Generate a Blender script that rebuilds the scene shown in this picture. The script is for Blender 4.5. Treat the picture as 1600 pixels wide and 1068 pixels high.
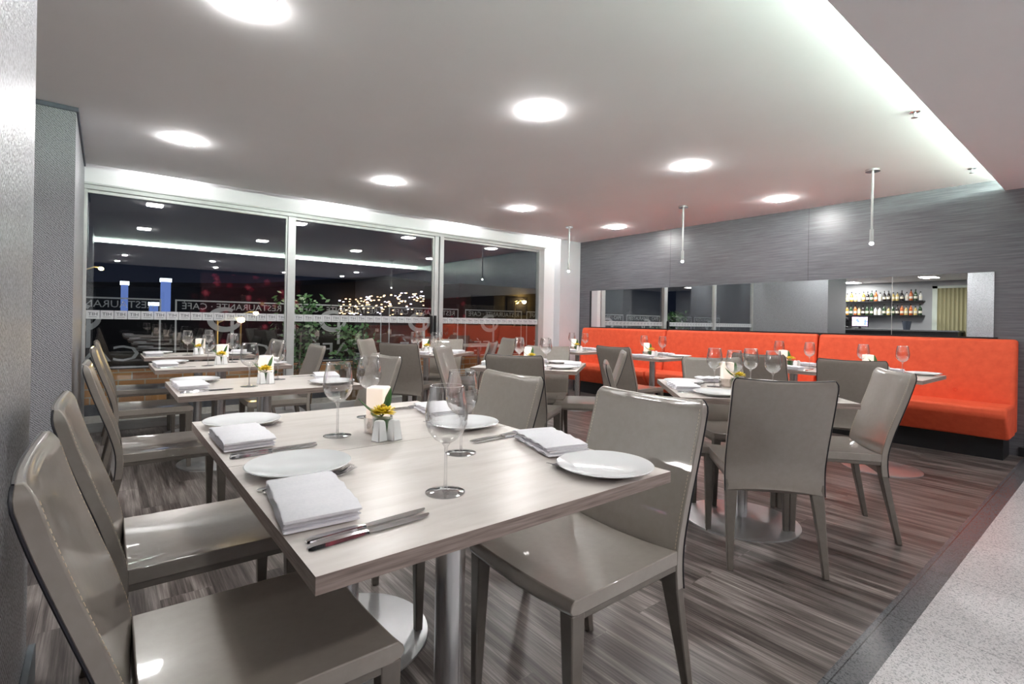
import bpy, bmesh, math, random
from mathutils import Vector, Matrix
random.seed(7)
SC = bpy.context.scene
for o in list(bpy.data.objects): bpy.data.objects.remove(o)
COL = SC.collection

# ---------------------------------------------------------------- camera
H = 1.12
yaw, roll = math.radians(38.862), math.radians(0.9972)
fwd = Vector((math.sin(yaw), math.cos(yaw), 0)); rt = Vector((math.cos(yaw), -math.sin(yaw), 0)); up = Vector((0, 0, 1))
c_, s_ = math.cos(roll), math.sin(roll)
r2 = c_ * rt + s_ * up; u2 = -s_ * rt + c_ * up
cam = bpy.data.cameras.new('camera'); camo = bpy.data.objects.new('camera', cam); COL.objects.link(camo)
camo.matrix_world = Matrix(((r2.x, u2.x, -fwd.x, 0), (r2.y, u2.y, -fwd.y, 0), (r2.z, u2.z, -fwd.z, H), (0, 0, 0, 1)))
cam.sensor_width = 36; cam.sensor_fit = 'HORIZONTAL'; cam.lens = 788.3 / 1600 * 36; cam.shift_y = (501.6 - 534) / 1600
cam.clip_start = 0.02; cam.clip_end = 500
SC.camera = camo
# ---------------------------------------------------------------- world and exposure
w = bpy.data.worlds.new('night'); SC.world = w; w.use_nodes = True
w.node_tree.nodes['Background'].inputs[0].default_value = (.0012, .0015, .0028, 1)
w.node_tree.nodes['Background'].inputs[1].default_value = 1.0
SC.view_settings.view_transform = 'Standard'; SC.view_settings.look = 'None'
SC.view_settings.gamma = 1; SC.view_settings.use_curve_mapping = False
SC.view_settings.exposure = 2.84
SC.cycles.max_bounces = 12; SC.cycles.transparent_max_bounces = 24; SC.cycles.glossy_bounces = 6
SC.cycles.transmission_bounces = 8; SC.cycles.diffuse_bounces = 5
SC.cycles.caustics_reflective = False; SC.cycles.caustics_refractive = False
SC.cycles.sample_clamp_indirect = 4.0
LAMP = 27.0      # radiance of the ceiling downlights
COVE = 33.0       # radiance of the cove strip
SLOT = 60.0
def area(name, loc, size, power, color=(1, .97, .93), rot=(0, 0, 0), sy=None):
    l = bpy.data.lights.new(name, 'AREA'); l.energy = power; l.color = color; l.size = size
    if sy: l.shape = 'RECTANGLE'; l.size_y = sy
    o = bpy.data.objects.new(name, l); o.location = loc; o.rotation_euler = rot; COL.objects.link(o); return o

# ---------------------------------------------------------------- materials
def mat(name, col, rough=.5, metal=0, spec=.5, emit=None, es=0, trans=0, ior=1.45, coat=0):
    m = bpy.data.materials.new(name); m.use_nodes = True
    b = m.node_tree.nodes['Principled BSDF']
    b.inputs['Base Color'].default_value = (*col, 1); b.inputs['Roughness'].default_value = rough
    b.inputs['Metallic'].default_value = metal; b.inputs['Specular IOR Level'].default_value = spec
    b.inputs['Transmission Weight'].default_value = trans; b.inputs['IOR'].default_value = ior
    b.inputs['Coat Weight'].default_value = coat
    if emit: b.inputs['Emission Color'].default_value = (*emit, 1); b.inputs['Emission Strength'].default_value = es
    return m
class NT:
    def __init__(s, m): s.t = m.node_tree; s.b = s.t.nodes['Principled BSDF']
    def n(s, typ, ins=None, **kw):
        nd = s.t.nodes.new(typ)
        for k, v in kw.items(): setattr(nd, k, v)
        for k, v in (ins or {}).items():
            if isinstance(v, bpy.types.NodeSocket): s.t.links.new(v, nd.inputs[k])
            else: nd.inputs[k].default_value = v
        return nd
    def ramp(s, fac, stops):
        nd = s.n('ShaderNodeValToRGB', {'Fac': fac}); e = nd.color_ramp.elements
        while len(e) < len(stops): e.new(.5)
        for el, (p, c) in zip(e, stops): el.position = p; el.color = (*c, 1)
        return nd.outputs['Color']
    def coords(s, scale=(1, 1, 1)):
        tc = s.n('ShaderNodeTexCoord'); mp = s.n('ShaderNodeMapping', {'Vector': tc.outputs['Object'], 'Scale': scale})
        return mp.outputs['Vector']
    def col(s, sock): s.t.links.new(sock, s.b.inputs['Base Color'])
    def rough(s, sock): s.t.links.new(sock, s.b.inputs['Roughness'])
    def bump(s, sock, strength=.2, dist=.01):
        b = s.n('ShaderNodeBump', {'Height': sock, 'Strength': strength, 'Distance': dist}); s.t.links.new(b.outputs[0], s.b.inputs['Normal'])

def M_noise(name, c1, c2, scale, rough, stretch=(1, 1, 1), metal=0, bump=0, bd=.002, spec=.5, detail=6, lo=.3, hi=.7, coat=0):
    m = mat(name, c1, rough, metal, spec, coat=coat); n = NT(m)
    nz = n.n('ShaderNodeTexNoise', {'Vector': n.coords(stretch), 'Scale': scale, 'Detail': detail, 'Roughness': .6})
    n.col(n.ramp(nz.outputs['Fac'], [(lo, c1), (hi, c2)]))
    if bump: n.bump(nz.outputs['Fac'], bump, bd)
    return m

def mk_floor():
    m = mat('wood_plank_floor', (.2, .2, .2), .28, spec=.5); n = NT(m)
    tc = n.n('ShaderNodeTexCoord'); rot = n.n('ShaderNodeMapping', {'Vector': tc.outputs['Object'], 'Rotation': (0, 0, math.pi / 2)})
    br = n.n('ShaderNodeTexBrick', {'Vector': rot.outputs[0], 'Color1': (0, 0, 0, 1), 'Color2': (1, 1, 1, 1), 'Mortar': (.5, .5, .5, 1), 'Scale': 1,
             'Mortar Size': .0012, 'Brick Width': 1.2, 'Row Height': .18, 'Bias': 0})
    br.offset = .37
    # each plank gets its own slice of the grain
    off = n.n('ShaderNodeVectorMath', {0: br.outputs['Color'], 1: (7, 3, 9)}, operation='MULTIPLY')
    pos = n.n('ShaderNodeVectorMath', {0: tc.outputs['Object'], 1: off.outputs[0]}, operation='ADD')
    st = n.n('ShaderNodeMapping', {'Vector': pos.outputs[0], 'Scale': (9, .9, 1)})
    nz0 = n.n('ShaderNodeTexNoise', {'Vector': st.outputs[0], 'Scale': .9, 'Detail': 2, 'Roughness': .5})
    rings = n.n('ShaderNodeMath', {0: nz0.outputs['Fac'], 1: 26.0}, operation='MULTIPLY')
    sn = n.n('ShaderNodeMath', {0: rings.outputs[0]}, operation='SINE')
    st2 = n.n('ShaderNodeMapping', {'Vector': pos.outputs[0], 'Scale': (85, 2.0, 1)})
    nz1 = n.n('ShaderNodeTexNoise', {'Vector': st2.outputs[0], 'Scale': 1.6, 'Detail': 8, 'Roughness': .7})
    a = n.n('ShaderNodeMath', {0: sn.outputs[0], 1: .13, 2: nz1.outputs['Fac']}, operation='MULTIPLY_ADD')
    grain = n.ramp(a.outputs[0], [(.28, (.040, .032, .030)), (.44, (.100, .084, .078)), (.60, (.175, .152, .143)), (.82, (.36, .325, .305))])
    tone = n.n('ShaderNodeMapRange', {'Value': br.outputs['Color'], 'To Min': .74, 'To Max': 1.2})
    mx = n.n('ShaderNodeVectorMath', {0: grain, 3: tone.outputs[0]}, operation='SCALE')
    mo = n.n('ShaderNodeMix', {'Factor': br.outputs['Fac'], 'A': mx.outputs[0], 'B': (.03, .028, .027, 1)}, data_type='RGBA') if False else None
    n.col(mx.outputs[0]); n.bump(a.outputs[0], .12, .002)
    n.rough(n.ramp(nz1.outputs['Fac'], [(.3, (.40,) * 3), (.7, (.27,) * 3)]))
    return m
def mk_granite(name, dark, light, rough, joint=.6):
    m = mat(name, light, rough, spec=.5); n = NT(m); v = n.coords()
    a = n.n('ShaderNodeTexVoronoi', {'Vector': v, 'Scale': 210}); b = n.n('ShaderNodeTexNoise', {'Vector': v, 'Scale': 300, 'Detail': 3})
    s = n.n('ShaderNodeMath', {0: a.outputs['Color'], 1: b.outputs['Fac']}, operation='ADD')
    c = n.ramp(s.outputs[0], [(.45, dark), (.75, tuple((x + y) / 2 for x, y in zip(dark, light))), (1.0, light)])
    br = n.n('ShaderNodeTexBrick', {'Vector': v, 'Color1': (1, 1, 1, 1), 'Color2': (.94, .94, .94, 1), 'Mortar': (joint,) * 3 + (1,), 'Scale': 1,
             'Mortar Size': .002, 'Brick Width': .6, 'Row Height': .6}); br.offset = 0
    mx = n.n('ShaderNodeVectorMath', {0: c, 1: br.outputs['Color']}, operation='MULTIPLY'); n.col(mx.outputs[0]); return m
def mk_wovenwall(name, c1, c2, rough=.36, metal=.55):
    m = mat(name, c1, rough, metal); n = NT(m)
    v = n.coords((1, 1, 1))
    a = n.n('ShaderNodeTexNoise', {'Vector': v, 'Scale': 120, 'Detail': 3})
    b = n.n('ShaderNodeTexWave', {'Vector': n.coords((1, 1, 1)), 'Scale': 42, 'Distortion': 4, 'Detail': 2}, bands_direction='DIAGONAL')
    s = n.n('ShaderNodeMath', {0: b.outputs['Fac'], 1: .35, 2: a.outputs['Fac']}, operation='MULTIPLY_ADD')
    n.col(n.ramp(s.outputs[0], [(.42, c1), (.78, c2)])); n.bump(s.outputs[0], .8, .005); return m
def mk_darkwood():
    m = mat('dark_wood_wall_panel', (.1, .1, .11), .36, spec=.8); n = NT(m)
    v = n.coords((1, 1.1, 38)); a = n.n('ShaderNodeTexNoise', {'Vector': v, 'Scale': 2.2, 'Detail': 9, 'Roughness': .72})
    n.col(n.ramp(a.outputs['Fac'], [(.3, (.055, .055, .062)), (.5, (.11, .112, .126)), (.72, (.19, .19, .212))])); n.bump(a.outputs['Fac'], .12, .001); return m
def mk_tabletop():
    m = mat('pale_wood_laminate', (.6, .55, .5), .3, spec=.5); n = NT(m)
    v = n.coords((1, 5, 5)); a = n.n('ShaderNodeTexNoise', {'Vector': v, 'Scale': 4, 'Detail': 6, 'Roughness': .6, 'Distortion': .6})
    n.col(n.ramp(a.outputs['Fac'], [(.3, (.61, .555, .515)), (.5, (.70, .645, .61)), (.7, (.77, .72, .69))])); return m
def mk_edge():
    m = mat('brown_wood_edge', (.3, .2, .18), .5); n = NT(m)
    v = n.coords((3, 3, 60)); a = n.n('ShaderNodeTexNoise', {'Vector': v, 'Scale': 3, 'Detail': 6})
    n.col(n.ramp(a.outputs['Fac'], [(.3, (.17, .13, .115)), (.7, (.36, .29, .26))])); return m
def mk_brick():
    m = mat('orange_brick', (.4, .2, .1), .8); n = NT(m)
    tc = n.n('ShaderNodeTexCoord'); mp = n.n('ShaderNodeMapping', {'Vector': tc.outputs['Object'], 'Rotation': (math.pi / 2, 0, 0)})
    br = n.n('ShaderNodeTexBrick', {'Vector': mp.outputs[0], 'Color1': (.42, .17, .07, 1), 'Color2': (.60, .30, .12, 1), 'Mortar': (.5, .45, .36, 1), 'Scale': 1,
             'Mortar Size': .007, 'Brick Width': .25, 'Row Height': .09})
    n.col(br.outputs['Color']); return m
def mk_floral():
    m = mat('red_floral_mural', (.1, .01, .02), .6); n = NT(m)
    v = n.coords((1, 1, 1)); a = n.n('ShaderNodeTexVoronoi', {'Vector': v, 'Scale': 3.4}); b = n.n('ShaderNodeTexNoise', {'Vector': v, 'Scale': 12, 'Detail': 4})
    s = n.n('ShaderNodeMath', {0: b.outputs['Fac'], 1: .5, 2: a.outputs['Distance']}, operation='MULTIPLY_ADD')
    n.col(n.ramp(s.outputs[0], [(.35, (.75, .12, .16)), (.48, (.45, .02, .06)), (.62, (.05, .006, .012))])); return m
def mk_sheer():
    m = mat('pleated_curtain_fabric', (.35, .33, .2), .8); return m
def mk_thin(name, gloss_lo, tint=(1, 1, 1), rough=0.0, edge=.75, blend=.35):
    m = bpy.data.materials.new(name); m.use_nodes = True; t = m.node_tree; t.nodes.clear()
    out = t.nodes.new('ShaderNodeOutputMaterial'); mx = t.nodes.new('ShaderNodeMixShader'); tr = t.nodes.new('ShaderNodeBsdfTransparent')
    gl = t.nodes.new('ShaderNodeBsdfGlossy'); gl.inputs['Roughness'].default_value = rough; tr.inputs[0].default_value = (*tint, 1)
    lw = t.nodes.new('ShaderNodeLayerWeight'); lw.inputs['Blend'].default_value = blend
    mr = t.nodes.new('ShaderNodeMapRange'); mr.inputs['To Min'].default_value = gloss_lo; mr.inputs['To Max'].default_value = edge
    t.links.new(lw.outputs['Facing'], mr.inputs['Value']); t.links.new(mr.outputs[0], mx.inputs[0])
    t.links.new(tr.outputs[0], mx.inputs[1]); t.links.new(gl.outputs[0], mx.inputs[2]); t.links.new(mx.outputs[0], out.inputs[0])
    return m
def mk_frost(name, col, alpha):
    m = bpy.data.materials.new(name); m.use_nodes = True; t = m.node_tree; t.nodes.clear()
    out = t.nodes.new('ShaderNodeOutputMaterial'); mx = t.nodes.new('ShaderNodeMixShader'); tr = t.nodes.new('ShaderNodeBsdfTransparent')
    d = t.nodes.new('ShaderNodeBsdfDiffuse'); d.inputs[0].default_value = (*col, 1); mx.inputs[0].default_value = alpha
    t.links.new(tr.outputs[0], mx.inputs[1]); t.links.new(d.outputs[0], mx.inputs[2]); t.links.new(mx.outputs[0], out.inputs[0]); return m
def emis(name, col, st):
    return mat(name, (0, 0, 0), .5, emit=col, es=st)

WHITE = M_noise('white_plaster', (.80, .80, .81), (.82, .82, .83), 3, .75)
CEIL = M_noise('matte_ceiling_paint', (.90, .90, .91), (.92, .92, .93), 2, .8)
FLOOR = mk_floor(); GRAN = mk_granite('pale_speckled_granite', (.22, .22, .23), (.62, .61, .62), .24)
DGRAN = mk_granite('dark_granite', (.035, .037, .042), (.13, .135, .145), .25, .4)
SILVER = mk_wovenwall('silver_woven_wallcovering', (.24, .25, .275), (.66, .68, .72), .34, .75)
GREYW = mk_wovenwall('grey_woven_wallcovering', (.19, .195, .21), (.40, .41, .44), .42, .35)
DWOOD = mk_darkwood(); TOP = mk_tabletop(); EDGE = mk_edge()
LEATH = M_noise('taupe_leather', (.268, .238, .210), (.296, .264, .235), 40, .30, spec=.7, coat=.7, bump=.03, bd=.001)
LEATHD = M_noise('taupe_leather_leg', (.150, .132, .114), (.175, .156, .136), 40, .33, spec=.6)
PIPE = mat('black_leather_edge', (.012, .012, .018), .35)
STITCH = mat('cream_stitching', (.6, .5, .38), .7)
STEEL = M_noise('brushed_steel', (.62, .62, .63), (.72, .72, .73), 9, .24, (1, 1, .05), metal=1)
STEELD = M_noise('satin_steel_disc', (.70, .72, .74), (.78, .80, .82), 5, .38, metal=1)
CUTL = mat('polished_cutlery_steel', (.75, .75, .76), .12, 1)
CER = mat('white_glazed_ceramic', (.83, .84, .86), .12, spec=.6)
CERM = mat('white_satin_ceramic', (.78, .78, .78), .3)
NAP = M_noise('white_linen', (.78, .77, .82), (.84, .83, .87), 160, .85, bump=.15, bd=.001)
GL = mk_thin('clear_thin_glass', .022, edge=.9, blend=.28)
GLF = mk_thin('clear_thick_glass', .10, edge=1.0, blend=.5)
SOLID = mat('clear_solid_glass', (1, 1, 1), 0, trans=1, ior=1.45)
PANE = mk_thin('window_glass', .10, (.93, .96, .97), edge=.5, blend=.2)
RPANE = mk_thin('balustrade_glass', .02, (.97, .98, .98), edge=.3, blend=.2)
ALU = M_noise('brushed_aluminium', (.47, .48, .48), (.53, .54, .54), 6, .4, metal=.35)
ALUD = mat('dark_rubber_seal', (.03, .03, .033), .5)
BLACK = mat('black_lacquer', (.012, .012, .014), .35)
NIGHT = mat('night_black', (.006, .007, .010), .8)
REDF = M_noise('orange_red_velvet', (.74, .100, .042), (.84, .130, .056), 18, .62, spec=.3, bump=.03)
MIRR = mat('mirror_silver', (.86, .88, .88), .0, 1)
LAMPM = emis('downlight_glow', (1, .98, .96), LAMP)
SLOTM = emis('slot_light_glow', (1, .99, .98), SLOT)
COVEM = emis('cove_strip_glow', (.82, 1, .86), COVE)
CANDM = mat('lit_wax', (.9, .82, .75), .5, emit=(1, .80, .68), es=.085)
HOLD = mk_thin('smoked_glass_holder', .16, (.78, .76, .74), rough=.08, edge=.9, blend=.5)
YEL = M_noise('yellow_petal', (.85, .60, .02), (.90, .72, .05), 30, .6)
GRN = M_noise('dark_leaf', (.02, .08, .02), (.06, .18, .04), 20, .45)
LGRN = M_noise('pale_green_leaf', (.20, .30, .12), (.35, .42, .22), 20, .5)
FROST = mk_frost('frosted_vinyl', (.80, .82, .85), .62)
FROSTL = mk_frost('sign_vinyl', (.75, .77, .80), .55)
INK = mat('clear_cut_letter', (.03, .035, .045), .4)
BRICK = mk_brick(); CONC = M_noise('terrace_paving', (.42, .41, .40), (.55, .54, .53), 12, .8)
GREYP = mat('grey_painted_band', (.10, .11, .14), .6)
FLORAL = mk_floral()

# ---------------------------------------------------------------- mesh helpers
class MB:
    def __init__(s): s.bm = bmesh.new()
    def box(s, x0, x1, y0, y1, z0, z1, mi=0):
        vs = [s.bm.verts.new(p) for p in ((x0, y0, z0), (x1, y0, z0), (x1, y1, z0), (x0, y1, z0), (x0, y0, z1), (x1, y0, z1), (x1, y1, z1), (x0, y1, z1))]
        for f in ((0, 3, 2, 1), (4, 5, 6, 7), (0, 1, 5, 4), (1, 2, 6, 5), (2, 3, 7, 6), (3, 0, 4, 7)):
            fc = s.bm.faces.new([vs[i] for i in f]); fc.material_index = mi
        return s
    def lathe(s, prof, seg=32, c=(0, 0), sx=1, sy=1, closed=False):
        rings = []
        for r, z in prof:
            if r < 1e-5: rings.append([s.bm.verts.new((c[0], c[1], z))])
            else: rings.append([s.bm.verts.new((c[0] + r * sx * math.cos(2 * math.pi * i / seg), c[1] + r * sy * math.sin(2 * math.pi * i / seg), z)) for i in range(seg)])
        pr = list(zip(rings, rings[1:] + ([rings[0]] if closed else [])))
        if not closed: pr = pr[:len(rings) - 1]
        for a, b in pr:
            if len(a) == 1 and len(b) == 1: continue
            for i in range(seg):
                j = (i + 1) % seg
                if len(a) == 1: s.bm.faces.new((a[0], b[j], b[i]))
                elif len(b) == 1: s.bm.faces.new((a[i], a[j], b[0]))
                else: s.bm.faces.new((a[i], a[j], b[j], b[i]))
        return s
    def tube(s, pts, r, seg=8, rs=None):
        pts = [Vector(p) for p in pts]; prev = None; n0 = None
        for k, p in enumerate(pts):
            t = (pts[min(k + 1, len(pts) - 1)] - pts[max(k - 1, 0)]).normalized()
            if n0 is None: n0 = t.orthogonal().normalized()
            n0 = (n0 - t * n0.dot(t)).normalized(); b = t.cross(n0); rr = rs[k] if rs else r
            ring = [s.bm.verts.new(p + rr * (math.cos(2 * math.pi * i / seg) * n0 + math.sin(2 * math.pi * i / seg) * b)) for i in range(seg)]
            if prev:
                for i in range(seg): s.bm.faces.new((prev[i], prev[(i + 1) % seg], ring[(i + 1) % seg], ring[i]))
            else: s.bm.faces.new(ring[::-1])
            prev = ring
        s.bm.faces.new(prev); return s
    def loft(s, secs, cap=True):
        rs = [[s.bm.verts.new(p) for p in sec] for sec in secs]; n = len(rs[0])
        for a, b in zip(rs, rs[1:]):
            for i in range(n): s.bm.faces.new((a[i], a[(i + 1) % n], b[(i + 1) % n], b[i]))
        if cap: s.bm.faces.new(rs[0][::-1]); s.bm.faces.new(rs[-1])
        return s
    def grid(s, f, nu, nv):
        g = [[s.bm.verts.new(f(i / nu, j / nv)) for j in range(nv + 1)] for i in range(nu + 1)]
        for i in range(nu):
            for j in range(nv): s.bm.faces.new((g[i][j], g[i + 1][j], g[i + 1][j + 1], g[i][j + 1]))
        return s
    def build(s, name, m, parent=None, bevel=0, smooth=True, seg=2, loc=None, solid=0, recalc=True, mats=None):
        if recalc: bmesh.ops.recalc_face_normals(s.bm, faces=s.bm.faces)
        me = bpy.data.meshes.new(name); s.bm.to_mesh(me); s.bm.free()
        for mm in (mats or [m]): me.materials.append(mm)
        o = bpy.data.objects.new(name, me); COL.objects.link(o)
        if smooth:
            for p in me.polygons: p.use_smooth = True
        if solid:
            md = o.modifiers.new('solid', 'SOLIDIFY'); md.thickness = solid; md.offset = 0
        if bevel:
            md = o.modifiers.new('bevel', 'BEVEL'); md.width = bevel; md.segments = seg; md.limit_method = 'ANGLE'; md.angle_limit = math.radians(40)
            md.harden_normals = False
        if smooth:
            try: me.set_sharp_from_angle(angle=math.radians(38))
            except Exception: pass
        if parent: o.parent = parent
        if loc: o.location = loc
        return o
def tag(o, label, cat, group=None, kind=None):
    o['label'] = label; o['category'] = cat
    if group: o['group'] = group
    if kind: o['kind'] = kind
    return o
def thing(name, label, cat, loc=(0, 0, 0), rz=0, group=None):
    o = bpy.data.objects.new(name, None); COL.objects.link(o); o.location = loc; o.rotation_euler = (0, 0, rz); o.empty_display_size = .1
    return tag(o, label, cat, group)
def struct(name, o, label=None):
    o.name = name; o['kind'] = 'structure'
    if label: o['label'] = label
    return o
def dup(root, loc, rz, label, group=None):
    r = root.copy(); COL.objects.link(r); r.location = loc; r.rotation_euler = (0, 0, rz); r['label'] = label
    if group: r['group'] = group
    for ch in list(root.children):
        c = ch.copy(); COL.objects.link(c); c.parent = r
        for g in list(ch.children):
            d = g.copy(); COL.objects.link(d); d.parent = c
    return r
class Kind:
    """first call moves the prototype itself, later calls copy it"""
    def __init__(s, make): s.make = make; s.proto = None
    def put(s, loc, rz, label, group=None):
        if s.proto is None:
            s.proto = s.make(); s.proto.location = loc; s.proto.rotation_euler = (0, 0, rz); s.proto['label'] = label
            if group: s.proto['group'] = group
            return s.proto
        return dup(s.proto, loc, rz, label, group)
def text_bm(body, size, sx=1.0, res=2):
    cu = bpy.data.curves.new('txt', 'FONT'); cu.body = body; cu.size = size; cu.align_x = 'CENTER'; cu.align_y = 'CENTER'; cu.resolution_u = res
    o = bpy.data.objects.new('txt', cu); COL.objects.link(o)
    bpy.context.view_layer.update()
    me = bpy.data.meshes.new_from_object(o.evaluated_get(bpy.context.evaluated_depsgraph_get()))
    vs = [(v.co.x * sx, v.co.y) for v in me.vertices]; fs = [tuple(p.vertices) for p in me.polygons]
    bpy.data.objects.remove(o); bpy.data.curves.remove(cu); bpy.data.meshes.remove(me)
    return vs, fs
def add_text(mb, body, size, x, z, y, mirror=False, sx=1.0, cache={}):
    k = (body, size, sx)
    if k not in cache: cache[k] = text_bm(body, size, sx)
    vs, fs = cache[k]; sg = -1 if mirror else 1
    nv = [mb.bm.verts.new((x + sg * a, y, z + b)) for a, b in vs]
    for f in fs:
        try: mb.bm.faces.new([nv[i] for i in f])
        except ValueError: pass

# ---------------------------------------------------------------- the room
XW, YW, ZC, XL = 6.345, 6.17, 2.49, -.17
ZS = 2.385; YB = -3.7
struct('floor', MB().box(-4.2, XW, .62, YW + .03, -.05, 0).build('floor', FLOOR, smooth=False), 'grey-brown wood plank floor')
struct('trim_1', MB().box(-4.2, XW, .52, .62, -.05, .001).build('trim_1', DGRAN, smooth=False), 'dark granite border strip beside the wood floor')
struct('floor_corridor', MB().box(-4.2, XW, YB, .52, -.05, 0).build('floor_corridor', GRAN, smooth=False), 'pale speckled granite corridor floor').name = 'floor_front'
struct('ceiling', MB().box(-1.3, XW, .40, 6.03, ZC, ZC + .22).build('ceiling', CEIL, smooth=False), 'white main ceiling')
cs = MB().box(-4.2, XW, YB, .40, ZS, ZS + .33).box(-4.2, XW, .40, .77, ZS, ZS + .022)
struct('ceiling_soffit', cs.build('ceiling_soffit', CEIL, smooth=False), 'lower ceiling over the corridor with a cove lip').name = 'ceiling_front'
s = MB().box(-1.25, XW - .02, .405, .43, ZS + .045, ZS + .07).build('light_strip', COVEM, smooth=False)
tag(s, 'long greenish white light strip hidden in the ceiling cove', 'light strip')
struct('wall_right', MB().box(XW, XW + .15, YB, 6.3, 0, 2.75).build('wall_right', DWOOD, smooth=False), 'dark grey wood panelled wall')
sm = MB()
for y in (.62, 2.41, 4.25): sm.box(XW - .0015, XW, y, y + .003, 0, ZC)
struct('trim_2', sm.build('trim_2', BLACK, smooth=False), 'thin joints between the dark wall panels')
# left wall: near pier, far pier, bar recess between them
struct('wall_left', MB().box(-.6, XL, .9, 2.06, 0, ZC).build('wall_left', SILVER, smooth=False, bevel=.004), 'near pier covered in silver woven wallcovering')
struct('baseboard_left', MB().box(XL, XL + .018, .9, 2.10, 0, .115).build('baseboard_left', mat('grey_baseboard', (.09, .11, .125), .4), smooth=False, bevel=.003))
struct('wall_left_far', MB().box(-1.3, XL, 4.45, YW + .03, 0, ZC - .012).build('wall_left_far', GREYW, smooth=False), 'far pier covered in grey woven wallcovering').name = 'wall_far_left'
struct('trim_3', MB().box(-1.3, XL + .012, 4.438, 6.03, ZC - .03, ZC - .001).build('trim_3', GREYP, smooth=False), 'thin grey cap along the top of the far pier')
# lintel over the windows with the light slot in front of it
LX = [0.46, 2.18, 3.92, 5.62]
struct('wall_window', MB().box(-.3, 5.94, YW, YW + .14, 2.335, 2.75).box(5.60, 5.94, YW, YW + .14, 0, 2.335).build('wall_window', WHITE, smooth=False), 'white lintel and wall beside the windows')
struct('wall_column', MB().box(5.87, XW, 6.03, YW + .14, 0, 2.75).build('wall_column', M_noise('shaded_white_plaster', (.62, .63, .66), (.66, .67, .70), 3, .7), smooth=False), 'white column in the corner, shade painted in').name = 'wall_corner'  # greyer copy of the white plaster: shade painted where the slot light ends
struct('ceiling_slot', MB().box(-.3, 5.94, 6.03, YW + .14, 2.74, 2.80).build('ceiling_slot', WHITE, smooth=False)).name = 'ceiling_back'
for i, x in enumerate(LX):
    t = thing('slot_light', 'small bright downlight in the slot above the window wall, %s' % ['nearest the left wall', 'above the left mullion', 'above the paired mullion', 'nearest the corner column'][i], 'light', (x, 6.095, 2.70), group='downlights in the window slot')
    MB().box(-.05, .05, -.04, .04, 0, .035).build('housing', ALU, t, smooth=False)
    MB().box(-.04, .04, -.03, .03, -.004, 0).build('diffuser', SLOTM, t, smooth=False)

# windows: three tall sliding panes
fr = [(-.17, -.145, 0), (5.51, 5.60, 0)]
panes = [(-.145, 1.625), (1.71, 3.56), (3.695, 5.51)]
f = MB().box(-.17, 5.62, YW - .03, YW + .06, 2.285, 2.335).box(-.17, 5.62, YW + .0, YW + .05, .0, .05)
f.box(-.17, -.145, YW - .02, YW + .05, .05, 2.285).box(5.51, 5.62, YW - .02, YW + .06, .05, 2.285)
f.box(-.17, 5.64, YW - .05, YW - .03, 2.325, 2.345)
struct('trim_4', f.build('trim_4', ALU, smooth=False, bevel=.003), 'pale aluminium outer frame of the glazing')
stripe_z0, stripe_z1 = 1.074, 1.156
for i, (a, b) in enumerate(panes):
    W = bpy.data.objects.new('window_%d' % (i + 1), None); COL.objects.link(W); W.location = (a, YW + .01, 0); W['kind'] = 'structure'
    W['label'] = ['tall window pane nearest the left wall', 'middle tall window pane', 'tall window pane nearest the corner column'][i]
    L = b - a
    MB().box(0, L, 0, .008, .05, 2.285).build('pane', PANE, W, smooth=False)
    fm = MB()
    if i < 2:
        ww = panes[i + 1][0] - b
        if i == 0: fm.box(L, L + ww, -.03, .03, .05, 2.285)
        else: fm.box(L, L + .062, -.03, .03, .05, 2.285).box(L + .073, L + ww, -.045, .02, .05, 2.285)
        fm.box(L - .02, L, -.012, .02, .05, 2.285)
    fm.box(0, L, -.01, .02, 2.255, 2.285).box(0, L, -.01, .02, .05, .09)
    fm.build('frame', ALU, W, smooth=False, bevel=.002)
    st = MB(); n = 17; bw = L / n
    for k in range(n): st.box(k * bw + .002, (k + 1) * bw - .002, -.003, -.001, stripe_z0, stripe_z1)
    so = st.build('safety_stripe', FROST, W, smooth=False); so['label'] = 'frosted stripe of squares across the pane'
    tx = MB()
    for k in range(n):
        add_text(tx, 'HIT', .044, (k + .5) * bw, (stripe_z0 + stripe_z1) / 2 + .004, -.0045, mirror=True, sx=1.05)
        tx.box(k * bw + .022, (k + 1) * bw - .022, -.0048, -.0042, stripe_z0 + .017, stripe_z0 + .020)
    tx.build('lettering', INK, so, smooth=False, recalc=False)
    if i == 1:
        hd = MB().box(L - .055, L - .030, -.05, -.012, .93, 1.18).box(L - .005, L + .02, -.07, -.03, .90, 1.18)
        hd.build('handle', BLACK, W, smooth=False, bevel=.004)

# ---------------------------------------------------------------- downlights, pendants, sprinklers
def mk_down():
    t = thing('ceiling_downlight', '', 'ceiling light')
    m = MB()
    for a in ((-.098, .098, -.098, -.085), (-.098, .098, .085, .098), (-.098, -.085, -.085, .085), (.085, .098, -.085, .085)): m.box(a[0], a[1], a[2], a[3], -.002, 0)
    m.build('frame', WHITE, t, smooth=False)
    def q(r, z): return [(r * a, r * b, z) for a, b in ((-1, -1), (1, -1), (1, 1), (-1, 1))]
    MB().loft([q(.085, 0), q(.083, -.011), q(.074, -.016)]).build('diffuser', LAMPM, t, smooth=False, bevel=.004); return t
DOWN = Kind(mk_down)
dl = [(.46, 2.45, 'square ceiling downlight over the nearest table, cut by the top of the photo'), (2.18, 2.46, 'square ceiling downlight, second in the near row counted from the left'),
      (3.92, 2.45, 'square ceiling downlight, third in the near row counted from the left'), (5.65, 2.44, 'square ceiling downlight of the near row closest to the dark wall'),
      (.46, 4.68, 'square ceiling downlight of the far row above the left window tables'), (2.18, 4.69, 'square ceiling downlight, second in the far row counted from the left'),
      (3.92, 4.71, 'square ceiling downlight, third in the far row counted from the left'), (5.65, 4.69, 'square ceiling downlight of the far row closest to the dark wall')]
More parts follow.
